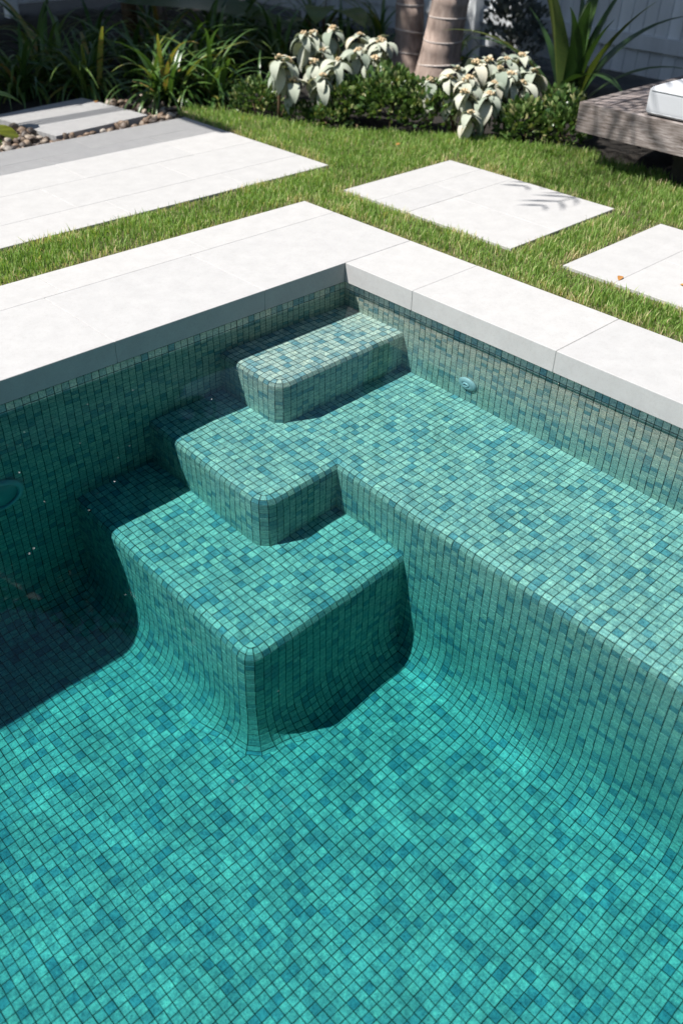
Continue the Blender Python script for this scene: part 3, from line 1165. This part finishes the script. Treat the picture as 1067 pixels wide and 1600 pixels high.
for i in range(14):
    x, y = [(-24, -128), (-45, -122), (-58, -132), (-84, -128), (-90, -140), (-100, -150), (-50, -150), (-8, -136), (-112, -132), (-62, -112), (-82, -112), (-118, -110), (-96, -104), (4, -126)][i]
    strappy("dark strappy plant deep in the shade at the back of the bed", (x, y), 42, rng.uniform(0.95, 1.3), 3.2)

# sword leaved plant behind the daybed ---------------------------------------------
SWORDS = leaf_set("leaf", SWORD, [(34, 3.4, 80, 20), (36, 3.8, 86, 50), (32, 3.2, 65, -5), (30, 3.0, 75, 35)], lambda L, W, a, b: strap_vf(L, W, a, b, 12, 0.25))
root = empty("sword_leaf_plant", (-98, -31, -1.5))
tag(root, "large plant with broad upright sword leaves behind the timber daybed", "plant")
for i in range(15):
    a = i * 2.39996 + 0.3
    link("leaf", SWORDS[i % 4], root, (1.0 * math.cos(a), 1.0 * math.sin(a), 0), (rng.normal(0, .1), rng.normal(0, .1), a), rng.uniform(0.85, 1.1))
me = mesh_data("leaf", *strap_vf(22, 4.2, 32, -22, 12, 0.15), SWORD, smooth=True)
o = link("leaf", me, root, (2.5, 1.0, 8.0), (0, 0, R(66)))
o["label"] = "yellowish leaf drooping onto the daybed"

# broad leaves ---------------------------------------------------------------------
BROADS = leaf_set("leaf", BROAD, [(9, 5.5, 25, -35), (7, 4.6, 5, -45), (8, 5.0, 45, -10)], lambda L, W, a, b: leaf_vf(L, W, a, b, 8, 0.12, 0, 0.75, 0.7))


def broad_plant(label, loc, leaves, name="broad_leaf_plant"):
    root = empty(name, loc)
    tag(root, label, "plant")
    for (dx, dy, dz, az, kind, sc) in leaves:
        MB().tube([(0, 0, 0), (dx * 0.4, dy * 0.4, dz * 0.75), (dx, dy, dz)], [0.3, 0.22, 0.15], 6).build("stalk", STEM, root, smooth=True)
        link("leaf", BROADS[kind], root, (dx, dy, dz), (0, 0, R(az)), sc)
    return root


broad_plant("broad leaved plant cut by the left edge beside the pebbles", (11.5, -97, -2),
            [(-6, 1, 8.5, 160, 1, 0.95), (-3, 5, 3.5, 120, 1, 1.0), (-2, 7, 1.8, 100, 1, 0.9), (2, -3, 9, 300, 0, 1.0), (3, 3, 8, 30, 0, 1.0)])
broad_plant("dark broad leaved plant under the fence behind the silver shrubs", (-104, -118, -2),
            [(3, 3, 13, 40, 0, 1.5), (-2, 5, 11, 95, 0, 1.3), (5, -2, 10, -20, 1, 1.3), (-4, -3, 14, 200, 2, 1.2), (2, 8, 9, 70, 1, 1.3), (4, 10, 13, 80, 0, 1.5)])
BIGLEAF = mesh_data("leaf", *leaf_vf(46, 12, 24, -12, 12, 0.1, 0, 0.7, 0.6), BROAD, smooth=True)
root = empty("banana_plant", (-62, -150, -2))
tag(root, "tall plant with one huge yellow green leaf hanging in at the top edge", "plant")
for i, (az, z, tilt) in enumerate(((150, 33, 0.1), (300, 36, -0.1), (215, 38, 0.15))):
    link("leaf", BIGLEAF, root, (0, 0, z), (tilt, 0, R(az)))
lf = mesh_data("leaf", *leaf_vf(52, 13, 5, -24, 12, 0.08, 0, 0.7, 0.6), BROAD, smooth=True)
o = link("leaf", lf, root, (10, 10, 16.0), (0.25, 0, R(152)))
o["label"] = "huge yellow green leaf"
MB().tube([(0, 0, 0), (0.5, 0.3, 18), (0, 0, 38)], [2.4, 2.0, 1.4], 10).build("stem", STEM, root, smooth=True)

# palms ----------------------------------------------------------------------------
def palm(label, path, rad, crown_fronds):
    base = np.array(path[0], float)
    root = empty("palm_tree", base)
    tag(root, label, "palm tree", "ringed palms in front of the fence")
    # resample the trunk with leaf scar rings
    P = npv(path) - base
    seg = np.linalg.norm(np.diff(P, axis=0), axis=1)
    tot = np.concatenate([[0], np.cumsum(seg)])
    ss = []
    zz = 0.0
    step = 5.6
    pts, rr, rings = [], [], []
    s = 0.0
    while s < tot[-1]:
        for fr, k in ((0.0, 1.0), (0.05, 1.0), (0.5, 0.985), (0.95, 1.012)):
            t = min(s + fr * step, tot[-1])
            p = np.array([np.interp(t, tot, P[:, i]) for i in range(3)])
            r_ = rad * (1.0 + 0.45 * math.exp(-t / 5.0)) * (1 - 0.35 * t / tot[-1])
            if fr == 0.0 and pts:
                continue
            if fr == 0.95:
                rings.append((p, r_ * 1.012))
            pts.append(p + np.array([0.03 * math.sin(t), 0.03 * math.cos(1.7 * t), 0]))
            rr.append(r_ * k)
        s += step * rng.uniform(0.85, 1.15)
    MB().tube(pts, rr, 28).build("trunk", TRUNK, root, smooth=True)
    for (p, r_) in rings:
        tl = (rng.normal(0, 0.05), rng.normal(0, 0.05), 0)
        MB().lathe([(r_ * 0.97, -0.2), (r_ * 1.012, -0.14), (r_ * 1.016, 0.1), (r_ * 0.97, 0.2)], 'z', 28).build("leaf_scar", SCAR, root, p, True, tl)
    top = P[-1]
    for (dx, dy, dz, L) in crown_fronds:
        tip = np.array([dx, dy, dz], float)
        frond(root, top, top + tip, L)
    return root


def frond(root, a, b, lift):
    """arching rachis from a to b with hanging leaflets"""
    a, b = np.array(a, float), np.array(b, float)
    mb = MB()
    n = 46
    mid = (a + b) / 2 + np.array([0, 0, lift])
    cur = []
    for i in range(n + 1):
        t = i / n
        cur.append((1 - t) ** 2 * a + 2 * t * (1 - t) * mid + t * t * b)
    cur = np.array(cur)
    mb.tube(cur[::3], [0.75 * (1 - k / (len(cur[::3]) + 0.5)) + 0.12 for k in range(len(cur[::3]))], 5)
    for i in range(5, n + 1):
        d = cur[i] - cur[i - 1]
        d /= np.linalg.norm(d)
        s = np.cross(d, (0, 0, 1.0))
        s /= np.linalg.norm(s) + 1e-6
        t = i / n
        L = 17 * math.sin(math.pi * (0.12 + 0.82 * t)) ** 0.8 * rng.uniform(0.8, 1.15)
        for sg in (-1, 1):
            o_ = cur[i]
            dirn = d * 0.55 + s * sg * 0.85 + np.array([0, 0, -0.25 + rng.normal(0, 0.16)]) + rng.normal(0, 0.10, 3)
            dirn /= np.linalg.norm(dirn)
            w = np.cross(dirn, s * sg * 0.2 + np.array([0, 0, 1.0]))
            w /= np.linalg.norm(w) + 1e-6
            m1 = o_ + dirn * L * 0.5
            e1 = o_ + dirn * L + np.array([0, 0, -0.25 * L])
            mb.add([o_ - w * 0.25, o_ + w * 0.25, m1 + w * 0.45, m1 - w * 0.45, e1], [(0, 1, 2, 3), (3, 2, 4)])
    return mb.build("frond", FROND, root)


palm("thick ringed palm trunk leaning right above the low green shrub",
     [(-103, -74, -2), (-103, -73.2, 6), (-103.3, -71.8, 17), (-102, -66, 45), (-95, -55, 100), (-84, -42, 160)], 4.7,
     [(97, 19, -60, 42), (92, 10, -58, 42), (62, 45, -70, 50), (40, 62, -60, 45), (72, 2, -62, 45), (10, 70, -70, 45), (-40, 55, -55, 45), (-65, 10, -50, 40), (-45, -45, -45, 40), (5, -68, -45, 40), (52, -38, -40, 45), (25, 35, 35, 20), (-20, 20, 45, 20)])
palm("second palm trunk standing just behind and left of the leaning one",
     [(-107, -88, -2), (-107, -88, 8), (-106.5, -88, 17), (-106, -90, 60), (-108, -95, 120), (-110, -98, 175)], 3.7,
     [(60, 22, -55, 45), (40, 55, -60, 45), (0, 66, -60, 45), (-45, 50, -50, 40), (-64, 0, -45, 40), (-40, -50, -45, 40), (10, -66, -45, 40), (55, -35, -40, 45), (20, 25, 45, 15)])

# fence ------------------------------------------------------------------------------
def fence(label, p0, p1, zb, zt, group=None):
    p0, p1 = np.array(p0, float), np.array(p1, float)
    L = np.linalg.norm(p1 - p0)
    d = (p1 - p0) / L
    ang = math.atan2(d[1], d[0])
    root = empty("board_fence", (p0[0], p0[1], -2))
    root.rotation_euler = (0, 0, ang)
    tag(root, label, "fence")
    n = int(L / 3.55)
    v, f = bevel_box_vf(0.10, 3.45, -0.35, 0.35, zb + 2, zt + 2, 0.10)
    me = mesh_data("board", v, f, FENCEW)
    for i in range(n):
        link("board", me, root, (i * 3.55, rng.normal(0, 0.04), 0))
    for z in (zb + 8, zt - 8):
        MB().box(0, L, 0.45, 1.6, z, z + 3.2).build("rail", FENCEW, root)
    for i in range(int(L / 70) + 1):
        MB().box(i * 70, i * 70 + 3.5, 0.5, 4.0, 0, zt + 1).build("post", FENCEW, root)
    return root


fence("white vertical board fence behind the palms and the daybed", (-140, 120, 0), (-140, -232, 0), 1.5, 70)
fence("shaded white board fence at the far left behind the dark plants", (-139, -234, 0), (60, -234, 0), 1.5, 70)

# daybed ------------------------------------------------------------------------------
root = empty("timber_daybed", (-64.8, -6.8, -1.5))
tag(root, "weathered grey timber daybed platform with thick edge beam at the right", "daybed")
zb, zt = 7.5, 12.5      # relative to the root
v, f = bevel_box_vf(-1.6, 0.0, 0.0, 75, zb, zt, 0.12)
obj("edge_beam", v, f, TIMBER, root)
v, f = bevel_box_vf(-46, -1.65, 0.0, 1.5, zb, zt - 0.05, 0.12)
obj("side_beam", v, f, TIMBER, root)
for i in range(20):
    y0 = 1.75 + i * 3.35
    v, f = bevel_box_vf(-45.8, -1.7, 0, 3.0, -1.0, 0, 0.10)
    obj("slat", v, f, SLAT, root, loc=(0, y0, zt - 0.12 + rng.normal(0, 0.03)))
for (x0, y0) in ((-9, 18.0), (-40, 18.0), (-9, 62), (-40, 62)):
    MB().box(x0, x0 + 4, y0, y0 + 4, -1, zb).build("leg", DARK, root)
MB().box(-44, -6, 17.0, 64, zb - 2.5, zb - 0.02).build("under_frame", DARK, root)


def cushion(loc, sx, sy, sz):
    root = empty("seat_cushion", loc)
    tag(root, "pale grey seat cushion lying on the timber daybed", "cushion")
    hx, hy, hz, r_ = sx / 2, sy / 2, sz / 2, 0.85
    mb = MB()

    def ticks(h):
        return np.concatenate([np.linspace(-h, -h + r_, 5), np.linspace(-h + r_, h - r_, 9)[1:-1], np.linspace(h - r_, h, 5)])

    def soft(p):
        p = np.array(p, float)
        q_ = np.clip(p, [-hx + r_, -hy + r_, -hz + r_], [hx - r_, hy - r_, hz - r_])
        d = p - q_
        ln = np.linalg.norm(d)
        p = q_ + d / (ln + 1e-9) * r_ if ln > 1e-9 else p
        e = (1 - (p[0] / hx) ** 4) * (1 - (p[1] / hy) ** 4)
        p[2] += 0.28 * e * (1 if p[2] > 0 else 0)
        p[2] += 0.05 * math.sin(p[1] * 0.9 + p[0] * 0.4)
        return p
    for ax in range(3):
        o1, o2 = [a for a in range(3) if a != ax]
        hs = (hx, hy, hz)
        t1, t2 = ticks(hs[o1]), ticks(hs[o2])
        for sg in (-1, 1):
            vv = []
            for a in t1:
                for b_ in t2:
                    p = [0, 0, 0]
                    p[ax], p[o1], p[o2] = sg * hs[ax], a, b_
                    vv.append(soft(p))
            n2 = len(t2)
            ff = []
            for i in range(len(t1) - 1):
                for j in range(n2 - 1):
                    f4 = (i * n2 + j, (i + 1) * n2 + j, (i + 1) * n2 + j + 1, i * n2 + j + 1)
                    ff.append(f4 if (sg > 0) == (ax != 1) else f4[::-1])
            mb.add(vv, ff)
    mb.build("cushion_body", CUSH, root, (0, 0, hz + 0.05), True)
    for zz in (hz * 2 - 0.5, 0.55):
        ring = [(hx + 0.02, -hy + r_, zz), (hx + 0.02, hy - r_, zz), (hx - r_, hy + 0.02, zz), (-hx + r_, hy + 0.02, zz), (-hx - 0.02, hy - r_, zz),
                (-hx - 0.02, -hy + r_, zz), (-hx + r_, -hy - 0.02, zz), (hx - r_, -hy - 0.02, zz), (hx + 0.02, -hy + r_, zz)]
        MB().tube(ring, 0.09, 6, False).build("piping", PIPE, root, smooth=True)


cushion((-85.3, 32.4, 11.05), 40, 53, 4.5)

# pebbles ----------------------------------------------------------------------------
def pebble_mesh(seed):
    r = np.random.default_rng(seed)
    mb = MB().lathe([(0.02, -0.5), (0.32, -0.42), (0.48, -0.18), (0.5, 0.05), (0.42, 0.28), (0.22, 0.45), (0.02, 0.5)], 'z', 9)
    v = npv(mb.v)
    sc = np.array([r.uniform(1.5, 2.3), r.uniform(1.2, 1.7), r.uniform(0.9, 1.3)])
    v = v * sc + 0.12 * np.sin(v * 6 + r.uniform(0, 6, 3))[:, [1, 2, 0]]
    return mesh_data("pebble", v, mb.f, PEBBLE, True)


PEBS = [pebble_mesh(i) for i in range(8)]
v, f = [(16, -81, -1.5), (-32, -81, -1.5), (-36, -92, -1.5), (-30, -106, -1.5), (-24, -112, -1.5), (12, -112, -1.5), (16, -100, -1.5)], [(6, 5, 4, 3, 2, 1, 0)]
pb = obj("pebble_bed", v, f, SOIL)
if pb.data.polygons[0].normal.z < 0:
    pb.data.flip_normals()
tag(pb, "brown river pebbles around the single stepping slab", "pebble bed", kind="structure")
ca, sa = math.cos(R(6.8)), math.sin(R(6.8))
cnt = 0
tries = 0
placed = []
while cnt < 290 and tries < 9000:
    tries += 1
    x, y = rng.uniform(-34, 14), rng.uniform(-104, -81.2)
    if x < -30 and y > -83:
        continue
    dx, dy = x + 11.4, y + 95.6
    lx, ly = dx * ca + dy * sa, -dx * sa + dy * ca
    if -12.6 < lx < 12.6 and -14 < ly < 11.0:
        continue
    if x > 1.5 and y < -97:
        continue
    lay = 0 if not any((x - a) ** 2 + (y - b_) ** 2 < 1.0 for a, b_, _ in placed) else 1
    if lay and rng.random() < 0.6:
        continue
    z = -0.95 + 0.75 * lay + rng.normal(0, 0.12)
    placed.append((x, y, z))
    link("pebble", PEBS[rng.integers(8)], pb, (x, y, z), (rng.normal(0, .4), rng.normal(0, .4), rng.uniform(0, 6.3)), rng.uniform(0.7, 1.15))
    cnt += 1

# pool fittings --------------------------------------------------------------------
jet = empty("return_jet", (0, 0, 0))
jet.parent = pool
jet.location = Vector((0.06, 24.3, -16.3)) * U
MB().lathe([(0.55, 0.0), (1.5, 0.0), (1.5, 0.22), (1.3, 0.42), (0.85, 0.55), (0.62, 0.5), (0.55, 0.2)], 'x', 32).build("flange", PLASTIC, jet, smooth=True)
MB().lathe([(0.02, 0.05), (0.5, 0.05), (0.62, 0.3), (0.5, 0.62), (0.3, 0.7), (0.28, 0.25), (0.02, 0.22)], 'x', 24).build("nozzle", PLASTIC, jet, smooth=True)
pl = empty("pool_light", (0, 0, 0))
pl.parent = pool
pl.location = Vector((56.6, 0.06, -23.3)) * U
MB().lathe([(2.6, 0.0), (3.3, 0.0), (3.3, 0.35), (2.9, 0.6), (2.55, 0.55), (2.5, 0.3)], 'y', 40).build("rim", PLASTIC, pl, smooth=True)
MB().lathe([(0.02, 0.6), (1.2, 0.55), (2.0, 0.42), (2.6, 0.25)], 'y', 40).build("lens", LENS, pl, smooth=True)

for o in list(jet.children) + list(pl.children):
    o.cycles.is_caustics_receiver = True

# shade structures beyond the picture -------------------------------------------------
root = empty("pergola_roof", (120, -101, -2))
tag(root, "timber veranda roof beside the terrace that shades its back edge", "roof")
for x in (0, 70):
    MB().box(x - 3, x + 3, -3, 3, 0, 98).build("post", WHITE, root)
for i in range(14):
    y0 = -7.6 + i * 1.1
    MB().box(-98, 110, y0, y0 + 0.42, 99.0, 99.2).build("batten", ROOFM, root)
for i in range(16):
    y0 = -30 + i * 1.38
    w_ = 0.9 if 4 < i < 8 else 0.3
    MB().box(-98, 110, y0, y0 + w_, 99.0, 99.2).build("batten", ROOFM, root)
for x in (-97, -30, 40, 108):
    MB().box(x, x + 2.5, -32, 9, 99.3, 103).build("rafter", ROOFM, root)
MB().box(-118, 110, -190, -30.5, 98, 103).build("roof_deck", ROOFM, root)
MB().box(-190, -118.1, -190, -70, 98, 103).build("roof_deck", ROOFM, root)  # extra wing added out of view to shade the far-left soil
MB().box(-60, 110, -150, -147, 0, 98).build("wall_panel", ROOFM, root)


def canopy_tree(label, base, crown, radii, nleaf, size):
    root = empty("shade_tree", base)
    tag(root, label, "tree")
    b = np.array(base, float)
    c = np.array(crown, float) - b
    MB().tube([(0, 0, 0), (0.4, 0.5, 20), c * np.array([0.3, 0.3, 0.5]), c * np.array([0.9, 0.9, 0.85]), c], [2.1, 1.8, 1.5, 1.0, 0.5], 10).build("trunk", TRUNK, root, smooth=True)
    for i in range(9):
        u = rng.normal(size=3)
        u /= np.linalg.norm(u)
        MB().tube([c * 0.85, c + u * np.array(radii) * 0.4, c + u * np.array(radii) * 0.85], [0.8, 0.5, 0.2], 5).build("limb", TRUNK, root)
    V, F, A = [], [], []
    cl = rng.normal(size=(60, 3))
    cl /= np.linalg.norm(cl, axis=1)[:, None]
    cl = c + cl * np.array(radii) * rng.uniform(0.35, 1.0, (60, 1))
    for i in range(nleaf):
        p = cl[rng.integers(60)] + rng.normal(0, 6.5, 3)
        ax = rng.normal(size=3)
        ax /= np.linalg.norm(ax)
        sd = np.cross(ax, rng.normal(size=3))
        sd /= np.linalg.norm(sd)
        L = size * rng.uniform(0.7, 1.3)
        n0 = len(V)
        V += [p, p + ax * L * 0.5 + sd * L * 0.22, p + ax * L, p + ax * L * 0.5 - sd * L * 0.22]
        F.append((n0, n0 + 1, n0 + 2, n0 + 3))
        A.append(rng.random())
    o = obj("crown", V, np.array(F), CANOPY, root, attr=A)
    o["kind"] = "stuff"


canopy_tree("slender tree trunk rising behind the strappy plants", (-80, -162, -2), (-40, -190, 150), (52, 68, 28), 9000, 9.0)
canopy_tree("added tree, crown out of view, that shades the left bed", (-20, -190, -2), (-18, -168, 132), (55, 40, 24), 6500, 8.0)  # added for bed shade and leafy dapples mirrored in the water
canopy_tree("added tree, crown out of view, that shades the back fence", (-165, -60, -2), (-52, -60, 168), (46, 62, 20), 4600, 8.5)  # added crown, placed so its shadow covers fence and sword plant

# unseen hedge added behind the camera to cut sky light in the shade
def hedge():
    root = empty("sky_screen_hedge", (60, 185, -2))
    tag(root, "added hedge out of view that blocks low sky light from the pool", "hedge")
    V, F, A = [], [], []
    for i in range(9000):
        x, z = rng.uniform(-150, 150), rng.uniform(0, 150)
        y = rng.uniform(-5, 6)
        p = np.array([x, y, z])
        ax = rng.normal(size=3)
        ax /= np.linalg.norm(ax)
        sd = np.cross(ax, rng.normal(size=3))
        sd /= np.linalg.norm(sd)
        L = 7.0 * rng.uniform(0.7, 1.3)
        n0 = len(V)
        V += [p, p + ax * L * 0.5 + sd * L * 0.3, p + ax * L, p + ax * L * 0.5 - sd * L * 0.3]
        F.append((n0, n0 + 1, n0 + 2, n0 + 3))
        A.append(rng.random())
    o = obj("foliage", V, np.array(F), CANOPY, root, attr=A)
    o["kind"] = "stuff"
    for i in range(10):
        MB().tube([(-140 + i * 31, 0, 0), (-139 + i * 31, 1, 70), (-141 + i * 31, 0, 140)], [2.5, 2, 1], 7).build("trunk", TRUNK, root)


hedge()

# small litter ---------------------------------------------------------------------------
LIT = mesh_data("fallen_leaf", *leaf_vf(1.6, 0.8, 12, -14, 5, 0.25), DRYLEAF, smooth=True)
for i, (x, y, z, az, lab) in enumerate(((-24.8, 29.9, 0.08, 20, "small orange leaf fallen on the right-hand limestone pad"),
                                        (-28.5, 36.9, 0.08, 100, "orange leaf on the right-hand pad, cut by the picture edge"),
                                        (-22.2, -104.2, 0.08, 60, "brown leaf lying on the shaded back of the slab"),
                                        (-49.0, -35.6, 0.5, 10, "pale fallen leaf lying on the grass beside the square pad"))):
    o = link("fallen_leaf", LIT, None, (x, y, z), (0, 0, R(az)), 1.0 if i != 1 else 1.3)
    tag(o, lab, "leaf", "fallen leaves")


def specks():
    """dust and pollen floating on the still water"""
    V, F = [], []
    for i in range(130):
        if rng.random() < 0.75:
            x, y = rng.uniform(24, 66), rng.uniform(3, 30)
        else:
            x, y = rng.uniform(4, 84), rng.uniform(4, 70)
        r_ = 0.014 + 0.05 * rng.random() ** 4
        n0 = len(V)
        ph = rng.uniform(0, 6)
        z = ZW + 0.07
        for k in range(5):
            V.append((x + r_ * math.cos(ph + k * 1.257), y + r_ * math.sin(ph + k * 1.257), z))
        V.append((x, y, z + r_ * 0.6))
        F += [(n0 + k, n0 + (k + 1) % 5, n0 + 5) for k in range(5)]
    o = obj("floating_dust", V, np.array(F), WHITE)
    tag(o, "tiny pale specks of dust floating on the pool water", "dust", kind="stuff")


specks()
